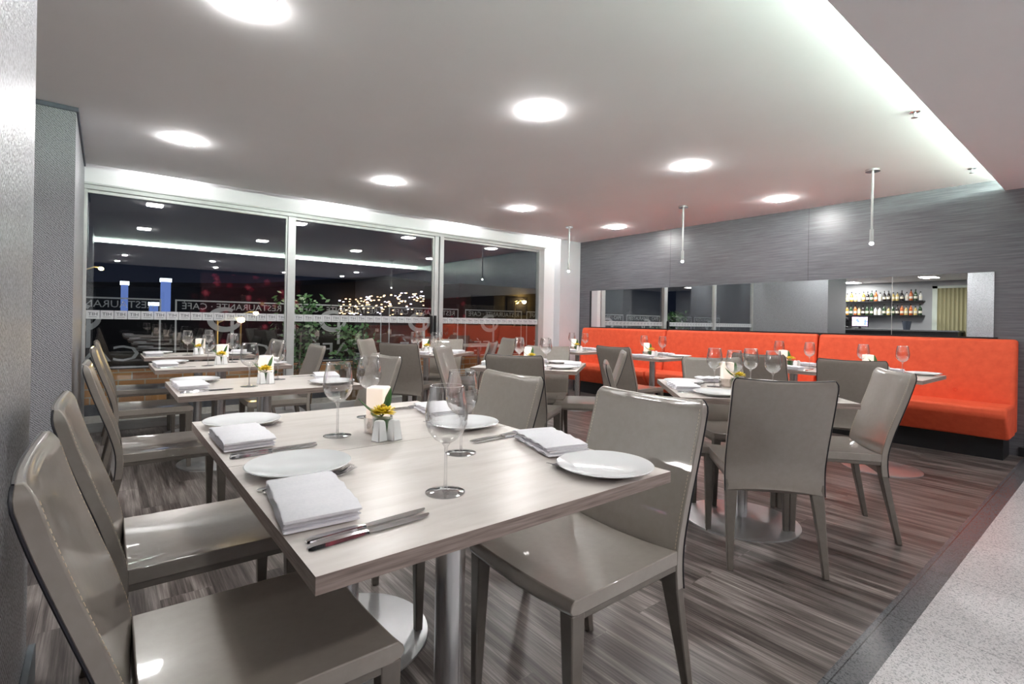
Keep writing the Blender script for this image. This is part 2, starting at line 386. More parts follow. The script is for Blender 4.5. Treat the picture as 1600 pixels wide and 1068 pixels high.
for x, y, l in dl: DOWN.put((x, y, ZC), 0, l, 'square downlights in the main ceiling')
# the corridor behind the camera has its own round lamps
def mk_round():
    t = thing('corridor_downlight', '', 'ceiling light')
    MB().lathe([(.05, 0), (.065, 0), (.065, -.006), (.05, -.006)], 20, closed=True).build('ring', ALU, t)
    MB().lathe([(0, -.022), (.03, -.020), (.05, -.008), (.05, 0)], 20).build('bulb_face', emis('corridor_lamp_glow', (1, .97, .95), 90), t); return t
RND = Kind(mk_round)
names = ['over the first corridor tile', 'above the camera side of the corridor', 'in the middle of the corridor', 'near the dark wall', 'far back on the left', 'far back in the middle', 'far back on the right', 'near the floral wall']
for (x, y), nm in zip([(.3, -1.1), (1.9, -1.0), (3.6, -1.1), (5.3, -1.0), (.2, -2.7), (2.2, -2.6), (3.9, -2.7), (5.5, -2.6)], names):
    RND.put((x, y, ZS), 0, 'small round corridor downlight ' + nm, 'round corridor downlights')
def mk_pend():
    t = thing('pendant_lamp', '', 'pendant lamp')
    MB().lathe([(0, 0), (.055, 0), (.055, -.018), (.02, -.024), (0, -.024)], 28).build('canopy', STEEL, t)
    MB().lathe([(.009, -.02), (.009, -.52)], 14).build('rod', ALU, t)
    MB().lathe([(.009, -.515), (.016, -.52), (.017, -.62), (.012, -.635)], 18).build('sleeve', ALU, t)
    MB().lathe([(0, -.632), (.012, -.632), (.016, -.64), (.012, -.652), (0, -.655)], 16).build('bulb', emis('pendant_bulb_glow', (1, .98, .95), 25), t); return t
PEND = Kind(mk_pend)
for (x, y), l in zip([(5.17, 1.46), (5.21, 3.33), (5.15, 5.12)], ['slim steel pendant lamp nearest the camera', 'middle slim pendant lamp in front of the dark wall', 'slim pendant lamp in front of the corner column']):
    PEND.put((x, y, ZC), 0, l, 'slim pendants along the banquette')
def mk_spr():
    t = thing('sprinkler', '', 'sprinkler')
    MB().lathe([(0, 0), (.03, 0), (.03, -.008), (.008, -.012), (.008, -.035), (.018, -.038), (.018, -.042), (0, -.042)], 16).build('head', STEEL, t); return t
SPR = Kind(mk_spr)
SPR.put((3.96, .90, ZC), 0, 'small sprinkler head beside the light cove, the nearer one'); SPR.put((5.72, .90, ZC), 0, 'small sprinkler head beside the light cove near the dark wall')

# ---------------------------------------------------------------- mirror and banquette
t = thing('wall_mirror', 'long horizontal mirror on the dark wall above the orange banquette', 'mirror', (XW, 3.29, 1.05))
MB().box(-.012, 0, -2.46, 2.46, 0, .60).build('mirror_glass', MIRR, t, smooth=False)
MB().box(-.0125, -.012, -1.692, -1.688, 0, .60).build('joint', ALU, t, smooth=False)
MB().box(-.025, 0, -2.49, 2.49, -.022, 0).box(-.018, 0, 2.46, 2.49, 0, .60).build('frame', BLACK, t, smooth=False)
ends = [(.66, 2.25), (2.26, 4.23), (4.24, 5.86)]
bl = ['orange-red banquette bench section nearest the corridor', 'middle orange-red banquette bench section', 'orange-red banquette bench section beside the corner column']
for (a, b), l in zip(ends, bl):
    t = thing('banquette', l, 'banquette', (0, 0, 0), group='orange banquette sections along the dark wall'); L = b - a
    t.location = (6.0, (a + b) / 2, 0); h = L / 2 - .003
    # backrest slab leaning gently, then seat block with a raked front
    bk = MB().loft([[(.20 - XW + XW, y, .20), (.33, y, .20), (.33, y, 1.035), (.235, y, 1.035), (.145, y, .46)] for y in (-h, h)])
    bk.build('backrest', REDF, t, bevel=.03, seg=4)
    MB().loft([[(-.10, y, .19), (.20, y, .19), (.20, y, .47), (-.26, y, .47), (-.265, y, .40)] for y in (-h + (.0 if a > 1 else .0), h)]).build('seat', REDF, t, bevel=.022, seg=4)
    nt = max(2, int(L / .65))
    for k in range(nt):
        y = -h + (k + .5) * 2 * h / nt
        MB().lathe([(0, -.004), (.014, -.002), (.016, .004)], 12).build('button', REDF, t)
        bpy.data.objects[-1] if False else None
        o = [c for c in t.children if c.name.startswith('button')][-1]; o.location = (.155, y, .56); o.rotation_euler = (0, -math.pi / 2 - .12, 0)
    MB().box(.0, .32, -h + .05, h - .05, 0.0, .19).build('plinth', BLACK, t, smooth=False)
struct('baseboard_right', MB().box(XW - .012, XW, YB, .655, 0, .08).build('baseboard_right', BLACK, smooth=False))

# ---------------------------------------------------------------- chairs
BACKP = [(0.0, -.300), (.20, -.258), (.36, -.228), (.46, -.226), (.56, -.250), (.66, -.284), (.76, -.318), (.84, -.342), (.885, -.352)]
def bx(z):
    P_ = BACKP
    for i in range(len(P_) - 1):
        z0, x0 = P_[i]; z1, x1 = P_[i + 1]
        if z <= z1:
            zp, xp = P_[max(i - 1, 0)]; zn, xn = P_[min(i + 2, len(P_) - 1)]; t = (z - z0) / (z1 - z0); h = z1 - z0
            m0 = (x1 - xp) / (z1 - zp) * h; m1 = (xn - x0) / (zn - z0) * h
            return (2 * t**3 - 3 * t**2 + 1) * x0 + (t**3 - 2 * t**2 + t) * m0 + (-2 * t**3 + 3 * t**2) * x1 + (t**3 - t**2) * m1
    return P_[-1][1]
def shell(z, q, side, W=.215):
    # point on the front (side=1) or back (side=-1) face of the backrest; q = -1..1 across
    sh = 0 if z < .85 else (z - .85) / .038
    w_ = W - .016 * sh ** 2.5; th = .030 - .018 * sh ** 2; y = q * w_; c = 1 - (y / W) ** 2
    zz = z - .010 * c * (z > .87) + (.020 * c if side < 0 and z < .35 else 0)
    return (bx(z) + side * th / 2 - .012 * c, y, zz)
def mk_chair():
    t = thing('dining_chair', '', 'chair')
    W = .215
    # backrest shell: thin curved slab from below the seat to the top, gently hollow across
    secs = []
    zs = [.345, .37, .40, .43, .46, .49, .52, .55, .58, .61, .64, .67, .70, .73, .76, .79, .82, .85, .866, .878, .885, .888]
    for z in zs: secs.append([shell(z, -1 + .2 * k, 1) for k in range(11)] + [shell(z, 1 - .2 * k, -1) for k in range(11)])
    BK_ = MB().loft(secs).build('backrest', LEATH, t, bevel=.005, seg=2)
    pp = MB()
    for s in (-1, 1): pp.tube([(shell(z, s, -1)[0], shell(z, s, -1)[1] * 1.002, shell(z, s, -1)[2]) for z in zs[:-1]], .0026, 5)
    pp.tube([shell(.886, -1 + k * .2, -1) for k in range(11)], .0024, 5)
    o = pp.build('piping', PIPE, BK_); o['label'] = 'dark edge seam of the backrest'
    for s in (-1, 1):
        z = .37; st = MB()
        while z < .86:
            p0, p1 = shell(z, s * .955, 1), shell(z + .0065, s * .955, 1)
            st.tube([(p0[0] + .0002, p0[1], p0[2]), (p1[0] + .0002, p1[1], p1[2])], .0010, 4); z += .0105
        o = st.build('stitching', STITCH, BK_); o['label'] = 'cream stitches down one side'
    # saddle seat: closed slab, hollow across, rounded nose
    prof = []
    N = 12
    secs = []
    for k in range(15):
        y = -W + .001 + (2 * W - .002) * k / 14; q = 1 - (y / W) ** 2; dip = .016 * q
        top = []
        for i in range(N + 1):
            x = -.212 + .425 * i / N; xx = i / N
            z = .462 - dip * (.4 + .6 * math.sin(math.pi * min(1, xx * .75 + .2))) - .004 * xx
            top.append((x, y, z))
        nose = [(.224, y, .448 - dip), (.228, y, .436 - dip), (.222, y, .424 - dip * .8)]
        bot = [(.20, y, .418), (-.10, y, .420), (-.212, y, .420)]
        secs.append(top + nose + bot)
    MB().loft(secs).build('seat', LEATH, t, bevel=.003)
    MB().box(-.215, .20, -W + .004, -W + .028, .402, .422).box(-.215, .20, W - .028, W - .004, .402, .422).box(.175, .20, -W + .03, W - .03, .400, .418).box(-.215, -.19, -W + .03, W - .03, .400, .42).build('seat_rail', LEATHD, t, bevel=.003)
    for s in (-1, 1):
        yo = s * (W - .002)
        def sec(x0, x1, wy, z): return [(x0, yo, z), (x1, yo, z), (x1, yo - s * wy, z), (x0, yo - s * wy, z)]
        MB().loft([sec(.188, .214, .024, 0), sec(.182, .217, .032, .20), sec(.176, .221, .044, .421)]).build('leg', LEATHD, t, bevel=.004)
        MB().box(.190, .212, min(yo, yo - s * .022) + .001, max(yo, yo - s * .022) - .001, -.0, .004).build('foot_glide', PIPE, [c for c in t.children if c.name.startswith('leg')][-1], smooth=False)
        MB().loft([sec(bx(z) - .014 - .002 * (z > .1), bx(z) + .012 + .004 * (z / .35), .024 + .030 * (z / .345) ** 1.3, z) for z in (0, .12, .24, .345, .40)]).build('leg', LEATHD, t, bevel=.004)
    return t
CH = Kind(mk_chair)
def chair(x, y, deg, label, group='taupe leather dining chairs', top=True):
    """x, y: middle of the backrest top; deg: the way the sitter would face"""
    a = math.radians(deg)
    if top: x += .345 * math.cos(a); y += .345 * math.sin(a)
    CH.put((x, y, 0), a, label, group)

# ---------------------------------------------------------------- tables
def mk_table(lx, ly, rb, cat='table'):
    def f():
        t = thing('dining_table', '', cat)
        m = MB(); m.box(-lx / 2, lx / 2, -ly / 2, ly / 2, .722, .7495); o = m.build('tabletop', TOP, t, smooth=False, mats=[TOP, EDGE])
        for p in o.data.polygons: p.material_index = 0 if abs(p.normal.z) > .5 else 1
        MB().lathe([(0, .722), (.16, .722), (.16, .712), (.037, .706), (.037, .014)], 36).build('pole', STEEL, t)
        MB().lathe([(.037, .026), (.07, .016), (rb - .02, .012), (rb, .007), (rb, 0), (0, 0)], 56).build('base_disc', STEELD, t)
        return t
    return f
TB1 = Kind(mk_table(.874, .664, .28)); TB5 = Kind(mk_table(.84, .84, .31)); TB6 = Kind(mk_table(.70, .664, .27))
# ---------------------------------------------------------------- tableware
def mk_plate():
    o = MB().lathe([(0, .004), (.055, .004), (.065, .000), (.070, .004), (.118, .0165), (.121, .019), (.119, .0205), (.085, .0125), (.072, .0085), (0, .0080)], 56).build('dinner_plate', CER); return tag(o, '', 'plate')
def mk_glass():
    t = thing('wine_glass', '', 'wine glass')
    MB().lathe([(0, .004), (.012, .0042), (.040, .0022), (.0425, .0012), (.0425, 0), (0, 0)], 40).build('foot', GLF, t)
    MB().lathe([(.0065, .0046), (.0042, .012), (.0034, .03), (.0034, .085), (.0045, .098), (.009, .105)], 16).build('stem', GLF, t)
    pr = [(.0, .1055), (.012, .1075), (.026, .116), (.038, .131), (.0445, .148), (.0458, .165), (.043, .190), (.0385, .212), (.036, .229)]
    inner = [(r - .0011, z + .0004) for r, z in pr[::-1] if r > .001] + [(0, .108)]
    MB().lathe(pr + [(.0354, .2300)] + inner, 44).build('bowl', GL, t)
    MB().lathe([(.0362, .2288), (.0366, .2296), (.0358, .2304), (.0350, .2296)], 44, closed=True).build('rim', GLF, t)
    return t
def mk_napkin():
    m = MB(); lay = []
    L, Wd = .125, .245
    # folded cloth: profile across the fold is a stack of soft loops, swept along the length
    prof = []
    n = 5; th = .0052
    for k in range(n):
        z = .004 + k * th
        xs = [.0, .35, .7, 1.0]
        row = [(x, z) for x in xs]
        prof.append(row)
    def wob(i, j): return .0014 * math.sin(i * 1.9 + j * 2.7) + .001 * math.sin(i * 4.3 + j)
    for k in range(n):
        z0 = .0035 + k * th
        ext = .004 * math.sin(k * 2.1)
        secs = []
        for i in range(15):
            v = i / 14; y = -Wd / 2 + Wd * v + (.006 * math.sin(k * 1.3) if i in (0, 14) else 0)
            sk = .012 * (v - .5)
            end = math.sin(math.pi * v) ** .35
            zt = z0 + wob(i, k) + .004 * end * (k / n)
            x0, x1 = -L / 2 + sk + .0008 * math.sin(i + k), L / 2 + sk + ext + .0012 * math.sin(i * 1.3 + k)
            secs.append([(x0, y, zt - th * .42), (x0 - .003, y, zt), (x0, y, zt + th * .42), ((x0 + x1) / 2, y, zt + th * .46 + .001 * math.sin(i * .9)), (x1, y, zt + th * .38), (x1 + .003, y, zt), (x1, y, zt - th * .38), ((x0 + x1) / 2, y, zt - th * .42)])
        m.loft(secs)
    o = m.build('folded_napkin', NAP, bevel=0); return tag(o, '', 'napkin')
def mk_knife():
    m = MB()
    secs = []
    for x, w_, h in ((0, .004, .003), (.006, .0085, .006), (.03, .0085, .0062), (.085, .0068, .0055), (.098, .0045, .0045), (.103, .0065, .0045)):
        secs.append([(x, -w_, .001), (x, w_, .001), (x, w_ * .8, .001 + h), (x, -w_ * .8, .001 + h)])
    m.loft(secs)
    secs = []
    for x, a, b in ((.103, -.005, .005), (.12, -.008, .0065), (.17, -.0095, .0065), (.205, -.0085, .006), (.222, -.004, .0055), (.229, .002, .0045)):
        secs.append([(x, a, .0025), (x, b, .0022), (x, b, .0042), (x, a, .0030)])
    m.loft(secs); return tag(m.build('table_knife', CUTL), '', 'knife')
def mk_fork():
    m = MB(); secs = []
    for x, w_, z, h in ((0, .004, .001, .003), (.006, .0085, .001, .004), (.05, .006, .0015, .003), (.12, .003, .005, .003), (.15, .004, .004, .0025), (.165, .011, .002, .002), (.178, .0125, .0015, .0018)):
        secs.append([(x, -w_, z), (x, w_, z), (x, w_, z + h), (x, -w_, z + h)])
    m.loft(secs)
    for q in (-1.5, -.5, .5, 1.5):
        m.loft([[(x, q * .0066 - w_, z), (x, q * .0066 + w_, z), (x, q * .0066 + w_, z + .0018), (x, q * .0066 - w_, z + .0018)] for x, w_, z in ((.177, .0024, .0015), (.195, .0019, .004), (.213, .0015, .010), (.222, .0006, .012))])
    return tag(m.build('table_fork', CUTL), '', 'fork')
def mk_candle():
    t = thing('candle_lantern', '', 'candle')
    MB().lathe([(.040, 0), (.043, .002), (.046, .05), (.0445, .05), (.0415, .003), (0, .003)], 36).build('holder', HOLD, t)
    MB().box(-.031, .031, -.031, .031, .004, .148).build('frosted_shade', CANDM, t, bevel=.006, smooth=True); return t
def mk_shaker():
    t = thing('salt_shaker', '', 'shaker')
    def q(r, z): return [(r * a, r * b, z) for a, b in ((-1, -1), (1, -1), (1, 1), (-1, 1))]
    MB().loft([q(.0185, 0), q(.018, .003), q(.0125, .058), q(.009, .0635)]).build('body', CERM, t, bevel=.004, seg=3)
    hm = MB()
    for a in ((0, 0), (.004, 0), (-.004, 0), (0, .004), (0, -.004)): hm.lathe([(0, .0645), (.0008, .0645)], 6, c=a)
    hm.build('holes', BLACK, t); return t
def mk_flower():
    t = thing('flower_vase', '', 'flower vase')
    MB().lathe([(.027, 0), (.030, .004), (.034, .03), (.032, .062), (.0305, .062), (.032, .03), (.0285, .006), (0, .005)], 28).build('glass_vase', GL, t)
    m = MB().lathe([(0, .006), (.027, .007), (.030, .03), (.0285, .056), (0, .058)], 24); m.build('rolled_leaf', GRN, t)
    m = MB(); rnd = random.Random(3); fx, fy, fz = -.004, -.012, .078
    for ring, (el, ln, n) in enumerate(((.05, .041, 22), (.35, .041, 20), (.70, .035, 16), (1.05, .026, 11))):
        for k in range(n):
            a = 2 * math.pi * (k + .4 * ring) / n + rnd.uniform(-.1, .1); e = el + rnd.uniform(-.08, .08)
            d = Vector((math.cos(a) * math.cos(e), math.sin(a) * math.cos(e), math.sin(e))); sd = Vector((-math.sin(a), math.cos(a), 0)) * .0052
            o_ = Vector((fx, fy, fz - .004)); p = [o_ + d * .006, o_ + d * ln * .7 - sd, o_ + d * ln, o_ + d * ln * .7 + sd]
            m.bm.faces.new([m.bm.verts.new(x) for x in p])
    m.build('bloom', YEL, t, solid=.0012, recalc=False)
    MB().lathe([(0, .085), (.008, .092), (.007, .101), (0, .104)], 14, c=(-.004, -.012)).build('flower_eye', M_noise('ochre_centre', (.35, .2, .01), (.5, .3, .02), 60, .7), t)
    for (ang, ln, up, mt) in ((2.6, .075, .055, GRN), (3.6, .055, .02, LGRN), (.6, .05, .085, GRN)):
        m = MB(); ca, sa = math.cos(ang), math.sin(ang)
        def fn(u, v):
            wd = .014 * math.sin(math.pi * min(.98, u * .96 + .03)) * (v - .5) * 2
            return (ca * ln * u - sa * wd, sa * ln * u + ca * wd, .062 + up * u - .008 * math.sin(math.pi * u) + .003 * abs(v - .5))
        m.grid(fn, 8, 2); m.build('leaf', mt, t, solid=.0012)
    return t
PL, GS, NK, KN, FK, CD, SH, FL = [Kind(f) for f in (mk_plate, mk_glass, mk_napkin, mk_knife, mk_fork, mk_candle, mk_shaker, mk_flower)]
TZ = .7500
def setting(ex, ey, deg, where, full=True, tn='', skew=0, has_glass=True):
    """ex, ey: middle of the table edge at the guest; deg: the way the guest faces"""
    a = math.radians(deg); ca, sa = math.cos(a), math.sin(a)
    def at(u, v, z=TZ): return (ex + ca * u - sa * v, ey + sa * u + ca * v, z)
    g = 'tableware on the ' + tn
    PL.put(at(.133, .212), a, 'white round dinner plate %s' % where, 'plates on the ' + tn)
    NK.put(at(.078, -.050, TZ + .002), a + math.radians(skew), 'folded white linen napkin %s' % where, 'napkins on the ' + tn)
    FK.put(at(.016, .098), a + .10, ('inner steel fork %s' if full else 'steel fork %s') % where, 'forks on the ' + tn)
    if full: FK.put(at(.024, .076), a + .30, 'outer steel fork with fanned tines %s' % where, 'forks on the ' + tn)
    KN.put(at(.022, -.215 + .0), a + .06, ('inner steel knife %s' if full else 'steel knife %s') % where, 'knives on the ' + tn)
    if full: KN.put(at(.016, -.242), a + .06, 'outer steel knife %s' % where, 'knives on the ' + tn)
    if has_glass: GS.put(at(.335, -.135), a, 'clear stemmed wine glass %s' % where, 'wine glasses on the ' + tn)
def centre(x, y, deg, tn, order=(0, .10, .05, .05)):
    a = math.radians(deg); ca, sa = math.cos(a), math.sin(a)
    def at(u, v): return (x + ca * u - sa * v, y + sa * u + ca * v, TZ)
    CD.put(at(.025, .065), a + .75, 'lit white candle lantern on the ' + tn, 'candle lanterns on the tables')
    FL.put(at(.010, .0), a, 'small vase with a yellow flower on the ' + tn, 'flower vases on the tables')
    SH.put(at(-.027, -.062), a + .3, 'white tapered shaker on the ' + tn + ', left one of its pair', 'white shakers')
    SH.put(at(.016, -.072), a + .3, 'white tapered shaker on the ' + tn + ', right one of its pair', 'white shakers')

# nearest pair of tables
X0, X1 = .239, 1.113; XM = (X0 + X1) / 2
TB1.put((XM, 1.066, 0), 0, 'pale wood pedestal table in the foreground, the one cut by the bottom of the photo')
TB1.put((XM, 1.732, 0), 0, 'pale wood pedestal table pushed behind the foreground table')
setting(X0, 1.066, 0, 'at the front left place of the foreground table', tn='foreground table', skew=-4)
setting(X0, 1.715, 0, 'at the back left place of the foreground tables', tn='foreground table', skew=3)
setting(X1, 1.048, 180, 'at the front right place of the foreground table', tn='foreground table', skew=-14)
setting(X1, 1.685, 180, 'at the back right place of the foreground tables', tn='foreground table', skew=-8)
centre(.678, 1.50, 0, 'foreground table')
chair(-.08, 1.16, 0, 'taupe leather chair at the bottom left corner, largest in the photo')
chair(-.08, 1.84, 0, 'taupe leather chair directly behind the bottom left corner chair')
chair(1.435, 1.045, 180, 'taupe leather chair at the front right of the foreground table, seat fully seen')
chair(1.44, 1.79, 178, 'taupe leather chair at the back right of the foreground table')
# left row by the window
rows = [(3.07, 'second left table'), (4.45, 'third left table'), (5.66, 'left window table')]
for y, tn in rows:
    TB1.put((.70, y, 0), 0, 'pale wood pedestal table, ' + tn)
    setting(.263, y + .02, 0, 'at the left place of the ' + tn, full=y < 4, tn=tn, skew=5)
    setting(1.137, y, 180, 'at the right place of the ' + tn, full=y < 4, tn=tn, skew=-10)
    centre(.70, y + .02, 0, tn)
chair(-.06, 3.20, 0, 'taupe leather chair on the left of the second left row table')
chair(-.055, 4.58, 0, 'taupe leather chair on the left of the third left row table')
chair(-.05, 5.74, 0, 'taupe leather chair on the left, closest to the window')
chair(1.43, 3.10, 180, 'taupe leather chair on the right of the second left row table')
chair(1.44, 4.50, 178, 'taupe leather chair on the right of the third left row table')
chair(1.42, 5.72, 182, 'taupe leather chair on the right of the table beside the left window')
# middle row of turned square tables
def diamond(cx, cy, deg, tn, ch, full):
    TB5.put((cx, cy, 0), math.radians(deg), 'pale square pedestal table turned diagonally, ' + tn)
    sides = [('near left side', deg), ('near right side', deg + 90), ('far right side', deg + 180), ('far left side', deg + 270)]
    for nm, d in sides:
        a = math.radians(d)
        setting(cx - .42 * math.cos(a), cy - .42 * math.sin(a), d, 'on the %s of the %s' % (nm, tn), full=full, tn=tn, skew=6, has_glass=True)
    centre(cx + .02, cy + .05, deg - 40, tn)
    for (x, y, d), (nm, _) in zip(ch, sides): chair(x, y, d, 'taupe leather chair on the %s of the %s' % (nm, tn))
diamond(2.87, 1.43, 43, 'near middle table', [(2.34, .98, 41), (3.40, .85, 127), (3.42, 1.93, 232), (2.36, 2.0, -48)], True)
diamond(2.84, 3.24, 38, 'second middle table', [(2.26, 2.77, 32), (3.41, 2.73, 133), (3.37, 3.62, 220), (2.38, 3.94, -50)], False)
diamond(2.84, 5.06, 36, 'far middle table', [(2.28, 4.62, 35), (3.43, 4.60, 131), (3.38, 5.50, 218), (2.38, 5.68, -46)], False)
# banquette tables
for y, tn in ((1.28, 'near banquette table'), (1.945, 'second banquette table'), (3.45, 'third banquette table'), (4.61, 'far banquette table')):
    TB6.put((4.84, y, 0), 0, 'pale wood pedestal table, ' + tn)
    setting(4.49, y, 0, 'on the aisle side of the ' + tn, full=False, tn=tn)
    setting(5.19, y, 180, 'on the bench side of the ' + tn, full=False, tn=tn)
    centre(4.84, y + .04, 0, tn)
chair(4.24, 1.31, 16, 'taupe leather chair at the banquette table nearest the corridor')
chair(4.26, 1.99, 4, 'taupe leather chair at the second banquette table')
chair(4.02, 3.34, 0, 'taupe leather chair at the third banquette table')

# ---------------------------------------------------------------- bar behind the camera's left, seen in the mirror
struct('wall_bar', MB().box(-3.95, -3.8, 1.6, 5.9, 0, 2.6).build('wall_bar', M_noise('grey_bar_plaster', (.36, .37, .39), (.40, .41, .43), 2, .6), smooth=False), 'grey back wall of the bar').name = 'wall_back_left'
struct('wall_bar_side', MB().box(-3.95, -1.3, 5.75, 5.9, 0, 2.6).box(-3.95, -.6, .75, .9, 0, 2.6).build('wall_bar_side', M_noise('bar_side_plaster', (.36, .38, .40), (.40, .42, .44), 2, .6), smooth=False), 'side walls of the bar').name = 'wall_side_left'
struct('ceiling_bar', MB().box(-3.80, -1.3, .9, 5.75, 2.34, 2.48).build('ceiling_bar', CEIL, smooth=False), 'ceiling over the bar').name = 'ceiling_left'
t = thing('bar_counter', 'dark back counter of the bar seen in the mirror', 'counter', (-3.46, 4.2, 0))
MB().box(-.3, .25, -1.5, 1.5, 0, 1.04).build('body', BLACK, t, smooth=False)
MB().box(-.3, .28, -1.53, 1.53, 1.04, 1.08).build('countertop', DGRAN, t, smooth=False, bevel=.004)
BCOL = [((.45, .20, .03), 'amber'), ((.55, .42, .15), 'golden'), ((.02, .05, .02), 'dark green'), ((.02, .015, .015), 'black'), ((.75, .75, .72), 'clear'), ((.5, .12, .03), 'russet')]
def mk_bottle(col, ty):
    def f():
        t = thing('liquor_bottle', '', 'bottle'); k = [1, .85, 1.08][ty]
        MB().lathe([(0, 0), (.036, 0), (.038, .006), (.038, .15 * k), (.030, .18 * k), (.013, .205 * k), (.012, .25 * k), (0, .25 * k)], 16).build('bottle_body', mat('bottle_glass', col, .08, spec=.8), t)
        MB().lathe([(.0125, .235 * k), (.0145, .236 * k), (.0145, .27 * k), (0, .272 * k)], 12).build('cap', BLACK, t)
        MB().lathe([(.0385, .05), (.0385, .11)], 16).build('paper_label', mat('bottle_label', (.7, .66, .55), .6), t); return t
    return f
BK = [Kind(mk_bottle(c, i % 3)) for i, (c, n) in enumerate(BCOL)]
rb = random.Random(5)
ORD = 'first second third fourth fifth sixth seventh eighth ninth tenth eleventh twelfth thirteenth fourteenth fifteenth sixteenth seventeenth eighteenth nineteenth'.split()
for zi, (z, nm) in enumerate(((1.84, 'upper'), (1.46, 'lower'))):
    t = tag(MB().box(-3.8, -3.58, 3.45, 5.35, z - .035, z).build('bar_shelf', BLACK, smooth=False), 'dark %s wall shelf of the bar' % nm, 'shelf', 'bar shelves')
    n = 19
    for k in range(n):
        y = 3.53 + k * 1.74 / (n - 1); i = rb.randrange(6)
        BK[i].put((-3.69 + rb.uniform(-.02, .02), y, z), 0, '%s liquor bottle, %s from the left on the %s bar shelf in the mirror' % (BCOL[i][1], ORD[n - 1 - k], nm), 'bottles on the %s bar shelf' % nm)
t = thing('bar_monitor', 'small screen with a pink and blue picture on the bar counter', 'monitor', (-3.42, 4.78, 1.08), 0)
MB().box(-.05, .06, -.10, .10, 0, .012).box(-.01, .01, -.03, .03, .012, .08).build('stand', BLACK, t, smooth=False)
MB().box(-.015, .015, -.20, .20, .06, .34).build('bezel', BLACK, t, smooth=False, bevel=.004)
sm_ = mat('screen_picture', (.02, .02, .03), .3); n = NT(sm_)
tc = n.coords((1, 1, 1)); vv = n.n('ShaderNodeTexVoronoi', {'Vector': tc, 'Scale': 9})
cc = n.ramp(vv.outputs['Distance'], [(.1, (.95, .10, .18)), (.4, (.75, .45, .75)), (.7, (.08, .12, .35))]); n.t.links.new(cc, n.b.inputs['Emission Color']); n.b.inputs['Emission Strength'].default_value = .9
MB().box(.015, .017, -.18, .18, .08, .32).build('screen', sm_, t, smooth=False)
t = thing('coffee_machine', 'dark coffee machine on the bar counter', 'coffee machine', (-3.45, 5.25, 1.08))
MB().box(-.15, .15, -.22, .22, 0, .06).box(-.15, .02, -.22, .22, .06, .22).box(-.15, .15, -.22, .22, .22, .30).build('body', BLACK, t, bevel=.01)
MB().tube([(.10, -.1, .22), (.10, -.1, .17)], .02, 10).tube([(.10, .1, .22), (.10, .1, .17)], .02, 10).build('brew_head', STEEL, t)
t = tag(MB().lathe([(0, 0), (.07, 0), (.10, .22), (.095, .22), (.066, .01), (0, .01)], 24).build('ice_bucket', mat('dark_tinted_plastic', (.05, .06, .08), .2)), 'dark tapered bucket on the bar counter', 'bucket'); t.location = (-3.45, 3.75, 1.08)
# door frame with a curtain
struct('trim_5', MB().box(-3.80, -3.74, 3.20, 3.30, 0, 2.2).box(-3.80, -3.74, 2.3, 3.30, 2.14, 2.2).build('trim_5', M_noise('pale_green_frame', (.50, .56, .50), (.55, .60, .54), 3, .6), smooth=False), 'pale green door frame in the bar')
m = MB(); m.grid(lambda u, v: (-3.76 + .022 * math.sin(u * 70), 2.3 + .9 * u, .02 + 2.12 * v), 120, 1)
tag(m.build('curtain', mk_sheer()), 'olive pleated curtain beside the bar shelves', 'curtain')
area('bar_fill', (-3.1, 4.9, 2.32), .5, 9, sy=.3); area('bar_fill', (-2.4, 3.1, 2.32), .5, 6, sy=.3)  # added fill lights to brighten the bar, no fixtures

# ---------------------------------------------------------------- behind the camera, seen in the window reflections
struct('wall_back', MB().box(-4.2, XW + .15, YB - .15, YB, 0, 2.72).build('wall_back', NIGHT, smooth=False), 'dark back wall')
struct('wall_back_side', MB().box(-4.2, -4.05, YB, 5.9, 0, 2.72).build('wall_back_side', NIGHT, smooth=False), 'dark side wall').name = 'wall_left_back'
tag(MB().box(2.0, 4.6, YB, YB + .03, .1, 2.3).build('floral_wall_panel', FLORAL, smooth=False), 'dark wall panel with large red flowers behind the camera', 'wall panel')

